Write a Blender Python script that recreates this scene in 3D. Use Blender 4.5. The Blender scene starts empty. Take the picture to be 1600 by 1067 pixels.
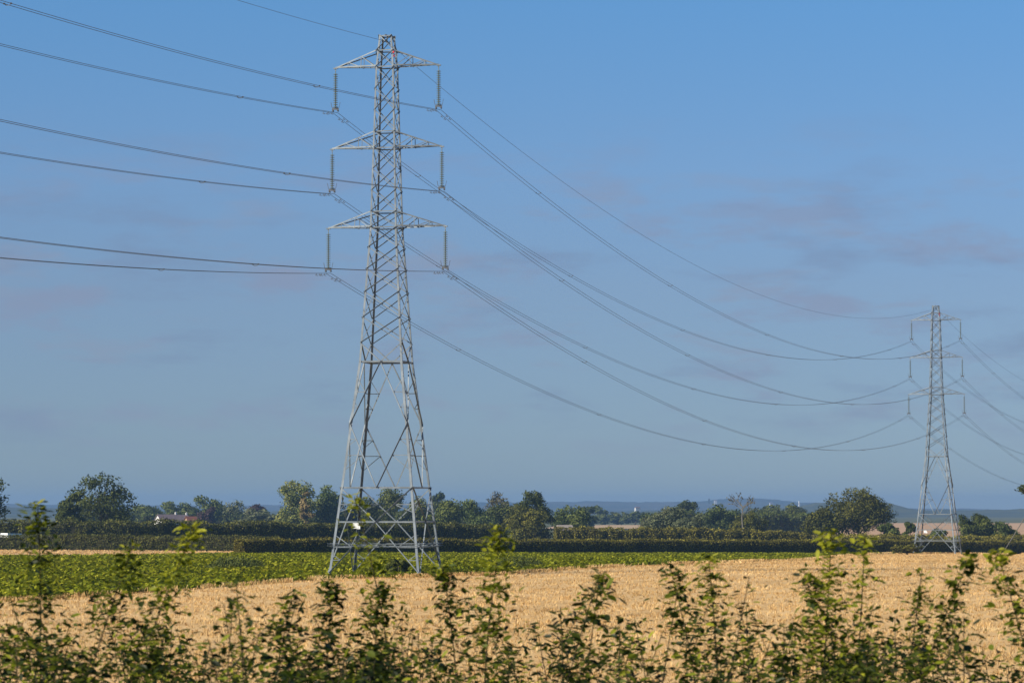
import bpy, math, random
import numpy as np
from mathutils import Vector

random.seed(7); rng = np.random.default_rng(7)
sc = bpy.context.scene
COL = sc.collection
R = math.radians

# ------------------------------------------------------------------ camera
CZ = 5.2                       # eye height above the stubble field (train on a low bank)
LENS = 112.5
F, W, H, HOR = 5000.0, 1600.0, 1067.0, 797.0
PITCH = math.atan((HOR - H / 2) / F)
cam_d = bpy.data.cameras.new('camera'); cam = bpy.data.objects.new('camera', cam_d); COL.objects.link(cam)
cam.location = (0, 0, CZ); cam.rotation_euler = (math.pi / 2 + PITCH, 0, 0)
cam_d.sensor_width = 36; cam_d.lens = LENS; cam_d.clip_start = 0.5; cam_d.clip_end = 40000
cam_d.dof.use_dof = True; cam_d.dof.focus_distance = 300; cam_d.dof.aperture_fstop = 12
sc.camera = cam

# ------------------------------------------------------------------ light
SUN = Vector((-0.86, -0.46, 0.62)).normalized()       # towards the sun: left, a little behind the camera
sun_el = math.asin(SUN.z); sun_az = math.atan2(SUN.x, SUN.y)
ld = bpy.data.lights.new('sun', 'SUN'); ld.energy = 5.0; ld.angle = R(0.5); ld.color = (1.0, 0.92, 0.78)
lo = bpy.data.objects.new('sun', ld); COL.objects.link(lo)
lo.rotation_euler = SUN.to_track_quat('Z', 'Y').to_euler()

world = bpy.data.worlds.new('World'); sc.world = world; world.use_nodes = True
wn = world.node_tree; wn.nodes.clear()
def wnode(t, **k):
    n = wn.nodes.new(t)
    for a, v in k.items(): setattr(n, a, v)
    return n
sky = wnode('ShaderNodeTexSky', sky_type='NISHITA', sun_disc=False)
sky.sun_elevation = sun_el; sky.sun_rotation = sun_az
sky.altitude = 3500; sky.air_density = 1.0; sky.dust_density = 0.0; sky.ozone_density = 2.0
tc = wnode('ShaderNodeTexCoord')
def cloud_noise(scale, off, lo, hi, amount):
    mp = wnode('ShaderNodeMapping'); mp.inputs['Scale'].default_value = scale; mp.inputs['Location'].default_value = off
    wn.links.new(tc.outputs['Generated'], mp.inputs['Vector'])
    nz = wnode('ShaderNodeTexNoise'); nz.inputs['Scale'].default_value = 1.0; nz.inputs['Detail'].default_value = 7; nz.inputs['Roughness'].default_value = 0.6
    wn.links.new(mp.outputs['Vector'], nz.inputs['Vector'])
    rmp = wnode('ShaderNodeMapRange', interpolation_type='SMOOTHSTEP'); rmp.inputs['From Min'].default_value = lo; rmp.inputs['From Max'].default_value = hi
    rmp.inputs['To Min'].default_value = 0.0; rmp.inputs['To Max'].default_value = amount
    wn.links.new(nz.outputs['Fac'], rmp.inputs['Value']); return rmp.outputs['Result']
tint = wnode('ShaderNodeMix', data_type='RGBA', blend_type='MULTIPLY'); tint.inputs[0].default_value = 1.0
tint.inputs[7].default_value = (0.66, 0.84, 1.05, 1)
wn.links.new(sky.outputs['Color'], tint.inputs[6])
# greyer, dimmer air low over the horizon, all the way round
sep = wnode('ShaderNodeSeparateXYZ'); wn.links.new(tc.outputs['Generated'], sep.inputs[0])
band = wnode('ShaderNodeValToRGB'); be = band.color_ramp.elements
for pz, c in ((0.0, (.55, .51, .53)), (.07, (.93, .78, .72)), (.105, (1.04, .97, .90)), (.16, (.97, 1.18, 1.12))):
    e = be.new(pz) if pz not in (0.0,) else be[0]
    e.position = pz; e.color = (*c, 1)
be[len(be) - 1].color = (.97, 1.18, 1.12, 1)
wn.links.new(sep.outputs['Z'], band.inputs['Fac'])
low = wnode('ShaderNodeMix', data_type='RGBA', blend_type='MULTIPLY'); low.inputs[0].default_value = 1.0
wn.links.new(tint.outputs[2], low.inputs[6]); wn.links.new(band.outputs['Color'], low.inputs[7])
# thin mauve and grey cloud patches, only low in the sky
lowmask = wnode('ShaderNodeValToRGB'); le = lowmask.color_ramp.elements
for i, (pz, c) in enumerate(((0.012, 0), (.035, 1), (.085, 1), (.125, 0))):
    e = le[i] if i < 2 else le.new(pz); e.position = pz; e.color = (c, c, c, 1)
wn.links.new(sep.outputs['Z'], lowmask.inputs['Fac'])
prev = low.outputs[2]
for scale, off, lo_c, hi_c, amt, colr in (((17, 17, 62), (0, 0, 0), .50, .68, .62, (2.55, 3.0, 4.35)), ((20, 20, 85), (5, 2, 1), .54, .72, .5, (2.75, 3.15, 4.3)), ((14, 14, 60), (9, 4, 7), .51, .70, .48, (1.9, 2.6, 4.1))):
    f = cloud_noise(scale, off, lo_c, hi_c, amt); mm = wnode('ShaderNodeMath', operation='MULTIPLY')
    wn.links.new(f, mm.inputs[0]); wn.links.new(lowmask.outputs['Color'], mm.inputs[1])
    cl = wnode('ShaderNodeMix', data_type='RGBA'); cl.inputs[7].default_value = (*colr, 1)
    wn.links.new(mm.outputs[0], cl.inputs[0]); wn.links.new(prev, cl.inputs[6]); prev = cl.outputs[2]
bg = wnode('ShaderNodeBackground'); bg.inputs['Strength'].default_value = 0.07
wo = wnode('ShaderNodeOutputWorld')
wn.links.new(cl.outputs[2], bg.inputs['Color']); wn.links.new(bg.outputs['Background'], wo.inputs['Surface'])

vs = sc.view_settings
vs.view_transform = 'Standard'; vs.look = 'None'; vs.gamma = 1; vs.use_curve_mapping = False; vs.exposure = 0.5
sc.render.engine = 'CYCLES'
cy = sc.cycles
cy.use_denoising = True; cy.max_bounces = 6; cy.diffuse_bounces = 3; cy.transparent_max_bounces = 8
cy.volume_bounces = 1; cy.caustics_reflective = False; cy.caustics_refractive = False

# ------------------------------------------------------------------ helpers
def ray(px, py):
    a = (px - W / 2) / F; b = (H / 2 - py) / F
    y = math.cos(PITCH) - b * math.sin(PITCH); z = math.sin(PITCH) + b * math.cos(PITCH)
    return a / y, z / y
def at(px, py, Y):                       # where a line of sight of the photograph meets depth Y
    a, z = ray(px, py); return Vector((a * Y, Y, CZ + z * Y))

def sstep(a, b, x):
    t = np.clip((np.asarray(x, float) - a) / (b - a), 0, 1); return t * t * (3 - 2 * t)
def hnoise(x, y, s, seed=0):             # smooth value made of a few sines
    r = np.random.default_rng(seed); v = 0
    for k in range(5):
        a = r.uniform(0, 6.28); f = r.uniform(.6, 1.8) / s
        v = v + np.sin((np.cos(a) * x + np.sin(a) * y) * f * 6.28 + r.uniform(0, 6.28))
    return v / 5
def gz(X, Y):
    X = np.asarray(X, float); Y = np.asarray(Y, float)
    d = np.interp(Y, [-400, 2, 9, 15, 22, 32, 45, 70, 300, 580, 720, 1000, 2000, 4000, 20000],
                  [1.8, 1.8, 1.9, 2.15, 3.0, 4.3, 4.85, 5.0, 5.0, 7.4, 8.45, 8.7, 9.3, 10, 10])
    k = sstep(280, 420, Y) * (1 - sstep(620, 900, Y))
    d = d + 0.005 * np.clip(X, -150, 150) * k
    d = d + 0.10 * hnoise(X, Y, 60, 3) * sstep(60, 120, Y)
    return CZ - d
def gzf(x, y): return float(gz(x, y))

def mat(name, base, rough=0.85, noise=None, metallic=0.0, trans=0.0, attr=None, spec=0.3, bump=None):
    """noise=(scale, colour2, detail, stretch); attr=(dark, light) blends by the 'tint' attribute."""
    m = bpy.data.materials.new(name); m.use_nodes = True
    nt = m.node_tree; N = nt.nodes; L = nt.links
    b = N['Principled BSDF']; out = N['Material Output']
    b.inputs['Roughness'].default_value = rough; b.inputs['Metallic'].default_value = metallic
    b.inputs['Specular IOR Level'].default_value = spec
    col = None
    if attr:
        a = N.new('ShaderNodeAttribute'); a.attribute_name = 'tint'
        mx = N.new('ShaderNodeValToRGB')
        els = mx.color_ramp.elements
        while len(els) < len(attr): els.new(0.5)
        for i, c in enumerate(attr):
            els[i].position = i / (len(attr) - 1); els[i].color = (*c, 1)
        L.new(a.outputs['Fac'], mx.inputs['Fac']); col = mx.outputs['Color']
    if noise:
        tcn = N.new('ShaderNodeTexCoord'); mpn = N.new('ShaderNodeMapping')
        st = noise[3] if len(noise) > 3 else (1, 1, 1); mpn.inputs['Scale'].default_value = st
        L.new(tcn.outputs['Object'], mpn.inputs['Vector'])
        n = N.new('ShaderNodeTexNoise'); n.inputs['Scale'].default_value = noise[0]; n.inputs['Detail'].default_value = noise[2]
        L.new(mpn.outputs['Vector'], n.inputs['Vector'])
        rp = N.new('ShaderNodeMapRange'); rp.inputs['From Min'].default_value = .35; rp.inputs['From Max'].default_value = .65
        L.new(n.outputs['Fac'], rp.inputs['Value'])
        mx2 = N.new('ShaderNodeMix'); mx2.data_type = 'RGBA'
        L.new(rp.outputs['Result'], mx2.inputs[0])
        if col: L.new(col, mx2.inputs[6])
        else: mx2.inputs[6].default_value = (*base, 1)
        mx2.inputs[7].default_value = (*noise[1], 1)
        if attr:
            mx2.blend_type = 'MULTIPLY'
        col = mx2.outputs[2]
        if bump:
            bp = N.new('ShaderNodeBump'); bp.inputs['Strength'].default_value = bump
            L.new(n.outputs['Fac'], bp.inputs['Height']); L.new(bp.outputs['Normal'], b.inputs['Normal'])
    if col: L.new(col, b.inputs['Base Color'])
    else: b.inputs['Base Color'].default_value = (*base, 1)
    if trans:
        t = N.new('ShaderNodeBsdfTranslucent'); mxs = N.new('ShaderNodeMixShader'); mxs.inputs[0].default_value = trans
        if col: L.new(col, t.inputs['Color'])
        else: t.inputs['Color'].default_value = (*base, 1)
        L.new(b.outputs[0], mxs.inputs[1]); L.new(t.outputs[0], mxs.inputs[2]); L.new(mxs.outputs[0], out.inputs['Surface'])
    return m

def mesh_np(name, V, Fq, tint=None, smooth=False):
    """V (n,3); Fq (m,k) one polygon size, or list of index tuples."""
    me = bpy.data.meshes.new(name)
    if isinstance(Fq, np.ndarray):
        m, k = Fq.shape
        me.vertices.add(len(V)); me.vertices.foreach_set('co', np.asarray(V, np.float32).ravel())
        me.loops.add(m * k); me.loops.foreach_set('vertex_index', Fq.astype(np.int32).ravel())
        me.polygons.add(m); me.polygons.foreach_set('loop_start', np.arange(0, m * k, k, dtype=np.int32))
        me.update(calc_edges=True)
    else:
        me.from_pydata([tuple(map(float, v)) for v in V], [], [tuple(int(i) for i in f) for f in Fq]); me.update()
    if tint is not None:
        a = me.attributes.new('tint', 'FLOAT', 'FACE'); a.data.foreach_set('value', np.asarray(tint, np.float32))
    if smooth: me.polygons.foreach_set('use_smooth', np.ones(len(me.polygons), bool))
    return me
def link(name, me, m=None, parent=None, loc=None, **props):
    o = bpy.data.objects.new(name, me); COL.objects.link(o)
    if m is not None and not me.materials: me.materials.append(m)
    if parent is not None: o.parent = parent
    if loc is not None: o.location = loc
    for k, v in props.items(): o[k] = v
    return o
def empty(name, loc, rz=0.0, **props):
    o = bpy.data.objects.new(name, None); COL.objects.link(o); o.location = loc; o.rotation_euler = (0, 0, rz)
    o.empty_display_size = 0.5
    for k, v in props.items(): o[k] = v
    return o
def copy_tree(o, parent=None):
    c = o.copy(); COL.objects.link(c)
    if parent is not None: c.parent = parent
    for ch in [x for x in CHILD.get(o.name, [])]: copy_tree(ch, c)
    return c
CHILD = {}

class MB:
    def __init__(s): s.v = []; s.f = []
    def add(s, V, Fs):
        n = len(s.v); s.v += [tuple(v) for v in V]; s.f += [tuple(i + n for i in f) for f in Fs]
    def box(s, c, d, rz=0):
        cx, cy_, cz = c; x, y, z = (k / 2 for k in d); cs, sn = math.cos(rz), math.sin(rz); V = []
        for dz in (-z, z):
            for dx, dy in ((-x, -y), (x, -y), (x, y), (-x, y)):
                V.append((cx + dx * cs - dy * sn, cy_ + dx * sn + dy * cs, cz + dz))
        s.add(V, [(3, 2, 1, 0), (4, 5, 6, 7), (0, 1, 5, 4), (1, 2, 6, 5), (2, 3, 7, 6), (3, 0, 4, 7)])
    def tube(s, pts, rad, n=6, cap=True):
        pts = [Vector(p) for p in pts]; k = len(pts); V = []; Fs = []
        rad = rad if hasattr(rad, '__len__') else [rad] * k
        for i, p in enumerate(pts):
            d = (pts[min(i + 1, k - 1)] - pts[max(i - 1, 0)]).normalized()
            a = d.cross(Vector((0, 0, 1)) if abs(d.z) < .95 else Vector((1, 0, 0))).normalized(); b = d.cross(a)
            for j in range(n):
                t = 2 * math.pi * j / n; V.append(p + (a * math.cos(t) + b * math.sin(t)) * rad[i])
        for i in range(k - 1):
            for j in range(n):
                j2 = (j + 1) % n; Fs.append((i * n + j, i * n + j2, (i + 1) * n + j2, (i + 1) * n + j))
        if cap: Fs += [tuple(range(n))[::-1], tuple(range((k - 1) * n, k * n))]
        s.add(V, Fs)
    def lathe(s, prof, n=8, axis=(0, 0)):
        V = []; Fs = []
        for r, z in prof:
            for j in range(n):
                t = 2 * math.pi * j / n; V.append((axis[0] + r * math.cos(t), axis[1] + r * math.sin(t), z))
        for i in range(len(prof) - 1):
            for j in range(n):
                j2 = (j + 1) % n; Fs.append((i * n + j, i * n + j2, (i + 1) * n + j2, (i + 1) * n + j))
        s.add(V, Fs)
    def mesh(s, name, smooth=False):
        me = bpy.data.meshes.new(name); me.from_pydata(s.v, [], s.f); me.update()
        if smooth: me.polygons.foreach_set('use_smooth', np.ones(len(me.polygons), bool))
        return me
def part(name, mb, m, parent, smooth=False, **props):
    o = link(name, mb.mesh(name, smooth), m, parent, **props)
    CHILD.setdefault(parent.name, []).append(o)
    return o

# ------------------------------------------------------------------ materials
M_ground = mat('grass_ground', (.06, .075, .025), .95, (0.05, (.10, .095, .04), 6))
M_stub_soil = mat('stubble_soil', (.64, .42, .185), .95, (0.35, (.50, .31, .12), 7, (1, .35, 1)), bump=.4)
M_straw = mat('straw', None, .8, (0.10, (.72, .70, .66), 5, (1, .3, 1)), attr=[(.46, .27, .095), (.74, .485, .20), (.88, .67, .345)], trans=.2)
M_strip = mat('far_stubble', (.60, .40, .20), .95, (0.12, (.48, .31, .14), 6))
M_beet_soil = mat('beet_soil', (.07, .075, .010), .95, (0.4, (.12, .11, .015), 5))
M_beet = mat('beet_leaf', None, .5, (0.06, (.80, .84, .7), 4), attr=[(.07, .105, .003), (.235, .25, .006), (.46, .42, .03)], trans=.3, spec=.15)
M_pink = mat('ploughed_field', (.44, .275, .15), .95, (0.02, (.38, .235, .125), 6))
M_tan = mat('tan_field', (.42, .29, .17), .95, (0.02, (.37, .25, .14), 6))
M_hill = mat('hill_land', (.018, .034, .028), .95, (0.006, (.075, .07, .05), 9, (1, .35, 1)))
M_wood = mat('hill_wood', (.022, .036, .022), .95, (0.012, (.06, .07, .035), 8))
M_steel = mat('galvanised_steel', (.245, .28, .305), .5, (1.3, (.155, .18, .20), 5), metallic=.25, spec=.5)
M_steel_w = mat('cable_aluminium', (.11, .115, .12), .5, metallic=.3)
M_insul = mat('insulator_glass', (.15, .19, .18), .2, spec=.7)
M_fitting = mat('dark_fitting', (.12, .12, .12), .5, metallic=.4)
M_plate = mat('white_plate', (.80, .80, .78), .5)
M_red = mat('red_tag', (.55, .03, .03), .5)
M_bark = mat('bark', (.10, .08, .06), .95, (3.0, (.05, .04, .03), 5))
M_palebark = mat('pale_dead_wood', (.17, .155, .135), .9, (3.0, (.12, .11, .09), 5))

# ------------------------------------------------------------------ ground
def grid_sheet(name, xs, ys, zoff, m, **props):
    XX, YY = np.meshgrid(xs, ys); ZZ = gz(XX, YY) + zoff
    V = np.stack([XX, YY, ZZ], -1).reshape(-1, 3); nx, ny = len(xs), len(ys)
    i = np.arange(nx - 1)[None, :] + nx * np.arange(ny - 1)[:, None]
    Fq = np.stack([i, i + 1, i + 1 + nx, i + nx], -1).reshape(-1, 4)
    return link(name, mesh_np(name, V, Fq, smooth=True), m, **props)
ysg = np.concatenate([np.arange(-300, 0, 20), np.arange(0, 120, 3), np.arange(120, 900, 12), np.arange(900, 3000, 90), np.linspace(3000, 11800, 30)])
xsg = np.concatenate([np.linspace(-5500, -400, 24), np.arange(-380, 400, 12), np.linspace(420, 5500, 24)])
grid_sheet('ground', xsg, ysg, -0.16, M_ground, kind='structure')

def field(name, left, right, nrow, ncol, zoff, m, **props):
    """sheet between two polylines left/right [(x,y)...] sampled with the terrain height"""
    def along(p, n):
        p = np.array(p, float); d = np.r_[0, np.cumsum(np.hypot(*np.diff(p, axis=0).T))]; t = np.linspace(0, d[-1], n)
        return np.c_[np.interp(t, d, p[:, 0]), np.interp(t, d, p[:, 1])]
    A = along(left, nrow); B = along(right, nrow); t = np.linspace(0, 1, ncol)
    P = A[:, None, :] * (1 - t)[None, :, None] + B[:, None, :] * t[None, :, None]
    Z = gz(P[..., 0], P[..., 1]) + zoff
    V = np.concatenate([P, Z[..., None]], -1).reshape(-1, 3)
    i = np.arange(ncol - 1)[None, :] + ncol * np.arange(nrow - 1)[:, None]
    Fq = np.stack([i, i + 1, i + 1 + ncol, i + ncol], -1).reshape(-1, 4)
    return link(name, mesh_np(name, V, Fq, smooth=True), m, **props)

# boundary between the stubble (near) and the beet (beyond)
BX = np.array([-140, -60, -27, -13.5, 0, 11.8, 29.9, 38, 50, 62, 110, 170])
BY = np.array([50, 118, 176, 236, 252, 293, 338, 395, 480, 538, 588, 640])
def by(x): return np.interp(x, BX, BY) + 1.2 * np.sin(np.asarray(x) * .35) + .6 * np.sin(np.asarray(x) * 1.3)
xs_b = np.linspace(-90, 150, 121)
stub = field('stubble_field', [(x, 38.0) for x in xs_b], [(x, float(by(x))) for x in xs_b], 121, 90, 0.0, M_stub_soil, kind='structure')
far_edge_x = [-140, -56, -44, -38, 93, 170]; far_edge_y = [372, 372, 400, 436, 574, 655]
def fy(x): return np.interp(x, far_edge_x, far_edge_y)
xs_f = np.linspace(-120, 88, 105)
field('beet_field', [(x, float(by(x)) + .3) for x in xs_f], [(x, max(float(fy(x)), float(by(x)) + 3)) for x in xs_f], 105, 60, 0.02, M_beet_soil, kind='structure')
field('stubble_strip', [(x, float(fy(x)) + .5) for x in np.linspace(-130, -30, 40)], [(x, 520.) for x in np.linspace(-130, -30, 40)], 40, 20, 0.02, M_strip, kind='structure')
field('ploughed_field', [(70, 1000), (420, 1000)], [(140, 2350), (700, 2350)], 20, 40, 0.12, M_pink, kind='structure')
field('tan_field', [(15, 1560), (95, 1560)], [(30, 2000), (110, 2000)], 14, 14, 0.14, M_tan, kind='structure')

# ------------------------------------------------------------------ far hills (silhouettes given as crest lines on real ridges)
def ridge(name, crest, Y, depth, m, seed, bump, **props):
    """crest: [(px, py)] at depth Y; a ridge rising from the plain in front and falling behind"""
    cx = np.array([at(px, py, Y).x for px, py in crest]); cz = np.array([at(px, py, Y).z for px, py in crest])
    x = np.linspace(cx[0], cx[-1], 420); top = np.interp(x, cx, cz)
    r = np.random.default_rng(seed)
    rough = np.convolve(r.normal(0, 1, 420), np.ones(5) / 5, 'same') * bump + np.convolve(r.normal(0, 1, 420), np.ones(2) / 2, 'same') * bump * .5
    top = top + rough
    prof = [(-1.0, 0.0), (-.6, .35), (-.3, .72), (-.12, .93), (0, 1.0), (.3, .8), (1.0, 0)]
    V = []
    for dy, hfrac in prof:
        yy = Y + dy * depth + 0 * x
        base = gz(x, yy) - .6
        jitter = 1 + (r.normal(0, .03, 420) if 0 < hfrac < 1 else 0)
        V.append(np.stack([x, yy, base + (top - base) * hfrac * jitter], -1))
    V = np.array(V); n = 420
    i = np.arange(n - 1)[None, :] + n * np.arange(len(prof) - 1)[:, None]
    Fq = np.stack([i, i + 1, i + 1 + n, i + n], -1).reshape(-1, 4)
    return link(name, mesh_np(name, V.reshape(-1, 3), Fq), m, **props)
ridge('hill', [(-400, 786), (0, 787), (90, 788), (250, 789), (420, 789), (640, 786), (860, 784), (930, 782), (1010, 784), (1090, 783), (1130, 779), (1190, 778), (1260, 785), (1400, 793), (1600, 796), (2000, 795)], 9600, 1500, M_hill, 1, 1.6, kind='structure')
ridge('hill', [(-400, 790), (60, 792), (110, 795), (260, 798), (900, 799), (1100, 796), (1230, 792), (1275, 787), (1300, 783), (1330, 784), (1362, 788), (1385, 785), (1402, 790), (1425, 796), (1500, 797), (1600, 796), (2000, 794)], 5200, 600, M_wood, 2, 1.3, kind='structure')

# ------------------------------------------------------------------ lattice pylon
HWZ = [0, 16.55, 27.05, 33.3, 39.7, 41.0, 42.2]; HWW = [3.62, 1.735, 1.07, .85, .725, .69, .50]
def hw(z): return float(np.interp(z, HWZ, HWW))
def angle_mesh(name, p, q, u, v, w, t):
    """steel angle: heel on the line p-q, flanges along u and v"""
    p, q, u, v = Vector(p), Vector(q), Vector(u), Vector(v)
    d = (q - p).normalized(); u = (u - d * u.dot(d)).normalized(); v = (v - d * v.dot(d) - u * v.dot(u)).normalized()
    sec = [(0, 0), (w, 0), (w, t), (t, t), (t, w), (0, w)]
    V = [e + u * a + v * b for e in (p, q) for a, b in sec]
    Fs = [(i, (i + 1) % 6, 6 + (i + 1) % 6, 6 + i) for i in range(6)] + [(5, 4, 3, 2, 1, 0), (6, 7, 8, 9, 10, 11)]
    me = bpy.data.meshes.new(name); me.from_pydata([tuple(x) for x in V], [], Fs); me.update(); me.materials.append(M_steel)
    return me

def make_pylon(label):
    root = empty('lattice_pylon', (0, 0, 0), 0, label=label, category='pylon', group='pylons of the power line')
    def bar(name, p, q, u, v, w=.10, t=.018, parent=root):
        o = link(name, angle_mesh(name, p, q, u, v, w, t), None, parent)
        CHILD.setdefault(parent.name, []).append(o); return o
    # faces: (corner a, corner b, outward normal)
    C = [(-1, -1), (1, -1), (1, 1), (-1, 1)]
    NRM = [(0, -1, 0), (1, 0, 0), (0, 1, 0), (-1, 0, 0)]
    def cor(i, z): h = hw(z); return Vector((C[i][0] * h, C[i][1] * h, z))
    # legs in three lengths each
    for i in range(4):
        for z0, z1, w in ((-.4, 16.55, .18), (16.55, 27.05, .15), (27.05, 42.2, .125)):
            zz = [z0, z1] if z1 < 28 else [z0, 39.7, 42.2]
            if len(zz) == 2:
                bar('leg', cor(i, max(z0, 0)) if z0 >= 0 else cor(i, 0) + Vector((C[i][0], C[i][1], 0)) * .05 + Vector((0, 0, -.45)), cor(i, z1), (-C[i][0], 0, 0), (0, -C[i][1], 0), w, .025)
            else:
                for a, b in zip(zz[:-1], zz[1:]):
                    bar('leg', cor(i, a), cor(i, b), (-C[i][0], 0, 0), (0, -C[i][1], 0), w, .022)
    def brace(f, p, q, w=.10, inset=0.0, name='brace'):
        n = Vector(NRM[f]); d = (q - p).normalized()
        u = d.cross(n)
        if u.z > 0: u = -u
        if abs(u.z) < 1e-3: u = Vector((0, 0, -1))
        off = n * (.012 - inset)
        bar(name, p + off, q + off, u, n if inset == 0 else -n, w, .014)
    # X-braced body above the waist
    def lv(a, b, n): return list(np.linspace(a, b, n + 1))
    zl = [27.05, 28.3, *lv(28.3, 33.3, 3)[1:], 34.6, *lv(34.6, 39.7, 3)[1:], 41.0, 42.2]
    low = [18.0, 20.0, 22.3 - .3, 23.8, 25.5, 27.05]
    zs = low + zl[1:]
    for f in range(4):
        a, b = f, (f + 1) % 4
        for z0, z1 in zip(zs[:-1], zs[1:]):
            w = .078 if z0 < 27 else .068
            brace(f, cor(a, z0), cor(b, z1), w)
            brace(f, cor(b, z0), cor(a, z1), w * .85, inset=.03)
        for z in (27.05, 28.3, 33.3, 34.6, 39.7, 41.0, 42.15):
            brace(f, cor(a, z), cor(b, z), .09, inset=.05, name='horizontal')
        # waist with half panel above it
        mid = lambda z: (cor(a, z) + cor(b, z)) / 2
        brace(f, cor(a, 16.55), cor(b, 16.55), .13, inset=.05, name='horizontal')
        brace(f, cor(a, 18.0), mid(16.55), .09); brace(f, cor(b, 18.0), mid(16.55), .09, inset=.03)
        # K braces below: waist middle - legs - middle - legs
        for z_mid, z_leg in ((16.55, 11.7), (6.75, 11.7), (4.1, 6.75), (4.1, 0.15)):
            for i in (a, b):
                p, q = mid(z_mid), cor(i, z_leg)
                brace(f, p, q, .09 if z_mid > 5 else .085)
                # redundant members between diagonal and leg
                fr = (.5, .75) if abs(z_mid - z_leg) > 3 else (.5,)
                prev = None
                for t in fr:
                    m_ = p.lerp(q, t); leg_pt = cor(i, m_.z)
                    brace(f, m_, leg_pt, .06, inset=.02, name='strut')
                    z2 = m_.z + (z_mid - z_leg) * .25 * (1 if t == .5 else .5)
                    z2 = min(max(z2, min(z_mid, z_leg)), max(z_mid, z_leg))
                    brace(f, m_, cor(i, z2), .05, inset=.035, name='strut')
        for z in (6.75, 4.1):
            brace(f, cor(a, z), cor(b, z), .11, inset=.05, name='horizontal')
    # plan bracing at the waist
    bar('plan_brace', cor(0, 16.5), cor(2, 16.5), (0, 0, -1), (1, -1, 0), .07)
    bar('plan_brace', cor(1, 6.7), cor(3, 6.7), (0, 0, -1), (1, 1, 0), .07)
    # cross-arms
    for zb, zt, reach in ((39.7, 41.0, 4.19), (33.3, 34.6, 4.45), (27.05, 28.3, 4.74)):
        for s in (-1, 1):
            tip = Vector((s * reach, 0, zb + .02))
            mb = MB(); mb.box((tip.x, 0, tip.z - .02), (.34, .16, .10)); mb.box((tip.x, 0, tip.z - .14), (.08, .05, .18))
            arm = part('cross_arm', mb, M_steel, root)
            hb, ht = hw(zb), hw(zt)
            ins = Vector((0, 0, 0))
            for sy in (-1, 1):
                B = Vector((s * hb, sy * hb, zb)); T = Vector((s * ht, sy * ht, zt)); e = tip + Vector((0, sy * .05, 0))
                bar('chord', B, e, (0, 0, 1), (0, -sy, 0), .10, .016, arm)
                bar('chord', T, e + Vector((0, 0, .05)), (0, 0, -1), (0, -sy, 0), .085, .016, arm)
                for t in (.36, .68):
                    bar('strut', B.lerp(e, t), T.lerp(e, t), (s, 0, 0), (0, -sy, 0), .05, .012, arm)
                bar('strut', B.lerp(e, .02), T.lerp(e, .36), (0, 0, -1), (0, -sy, 0), .055, .012, arm)
                bar('strut', B.lerp(e, .36), T.lerp(e, .68), (0, 0, -1), (0, -sy, 0), .05, .012, arm)
            for t0, t1 in ((.0, .25), (.25, .5), (.5, .75)):
                k0 = Vector((s * hb, -hb, zb)).lerp(tip, t0); k1 = Vector((s * hb, hb, zb)).lerp(tip, t1)
                bar('strut', k0 + Vector((0, 0, .02)), k1 + Vector((0, 0, .02)), (0, 0, 1), (1, 0, 0), .05, .012, arm)
            # insulator string with its fittings
            z = tip.z - .22; prof = [(.03, z), (.03, z - .18)]; z -= .18
            for k in range(16):
                prof += [(.045, z), (.06, z - .04), (.19, z - .085), (.19, z - .105), (.05, z - .115), (.03, z - .172)]; z -= .172
            prof += [(.03, z - .05)]
            mb = MB(); mb.lathe(prof, 8, (tip.x, 0)); st = part('insulator_string', mb, M_insul, root, smooth=False)
            mb = MB(); mb.box((tip.x, 0, z - .08), (.55, .07, .12))
            for sx in (-1, 1): mb.box((tip.x + sx * .2, 0, z - .22), (.07, .34, .12))
            part('suspension_clamp', mb, M_fitting, st)
            mb = MB()
            for sx in (-1, 1): mb.tube([(tip.x + sx * .05, 0, z), (tip.x + sx * .30, 0, z + .05), (tip.x + sx * .38, 0, z + .45)], .022, 5)
            part('arcing_horn', mb, M_fitting, st)
    # earth-wire hanger on the peak
    mb = MB(); mb.tube([(0, 0, 42.25), (0, 0, 41.75)], .035, 6); mb.box((0, 0, 41.7), (.12, .4, .1)); mb.box((0, 0, 42.17), (.1, 1.0, .07))
    part('earth_wire_clamp', mb, M_fitting, root)
    # anti-climbing guard: brackets at the legs and strands of barbed wire
    g = hw(2.1) + .16
    for i in range(4):
        mb = MB()
        for dz in (0, .16):
            mb.tube([cor(i, 2.1 + dz), Vector((C[i][0] * (g + .12), C[i][1] * (g + .12), 2.22 + dz))], .035, 5)
        part('guard_bracket', mb, M_steel, root)
    for k, (o_, z) in enumerate(((0, 2.2), (.0, 2.38), (-.25, 2.16))):
        mb = MB(); gg = g + o_
        for i in range(4):
            p = Vector((C[i][0] * gg, C[i][1] * gg, z)); j = (i + 1) % 4; q = Vector((C[j][0] * gg, C[j][1] * gg, z))
            mb.tube([p, p.lerp(q, .5) - Vector((0, 0, .07)), q], .022, 4)
            for t in np.linspace(.02, .98, 34):
                c = p.lerp(q, t) - Vector((0, 0, .28 * t * (1 - t))); d = Vector((random.uniform(-1, 1), random.uniform(-1, 1), random.uniform(-1, 1))).normalized() * .06
                mb.tube([c - d, c + d], .012, 3)
        part('barbed_wire', mb, M_steel, root)
    # plates, tag, step bolts
    mb = MB(); mb.box((-1.55, -hw(3.7) - .06, 3.75), (.46, .02, .42)); mb.box((-1.32, -hw(3.7) - .05, 3.62), (.25, .02, .24))
    part('warning_plate', mb, M_plate, root, label='white warning plate on the front lattice')
    mb = MB(); mb.box((hw(40.8) + .02, -hw(40.8) - .03, 40.75), (.12, .03, .16)); mb.box((hw(40.5) + .06, -hw(40.5) - .03, 40.45), (.06, .03, .16))
    part('circuit_tag', mb, M_red, root, label='small red tag below the peak')
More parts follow.
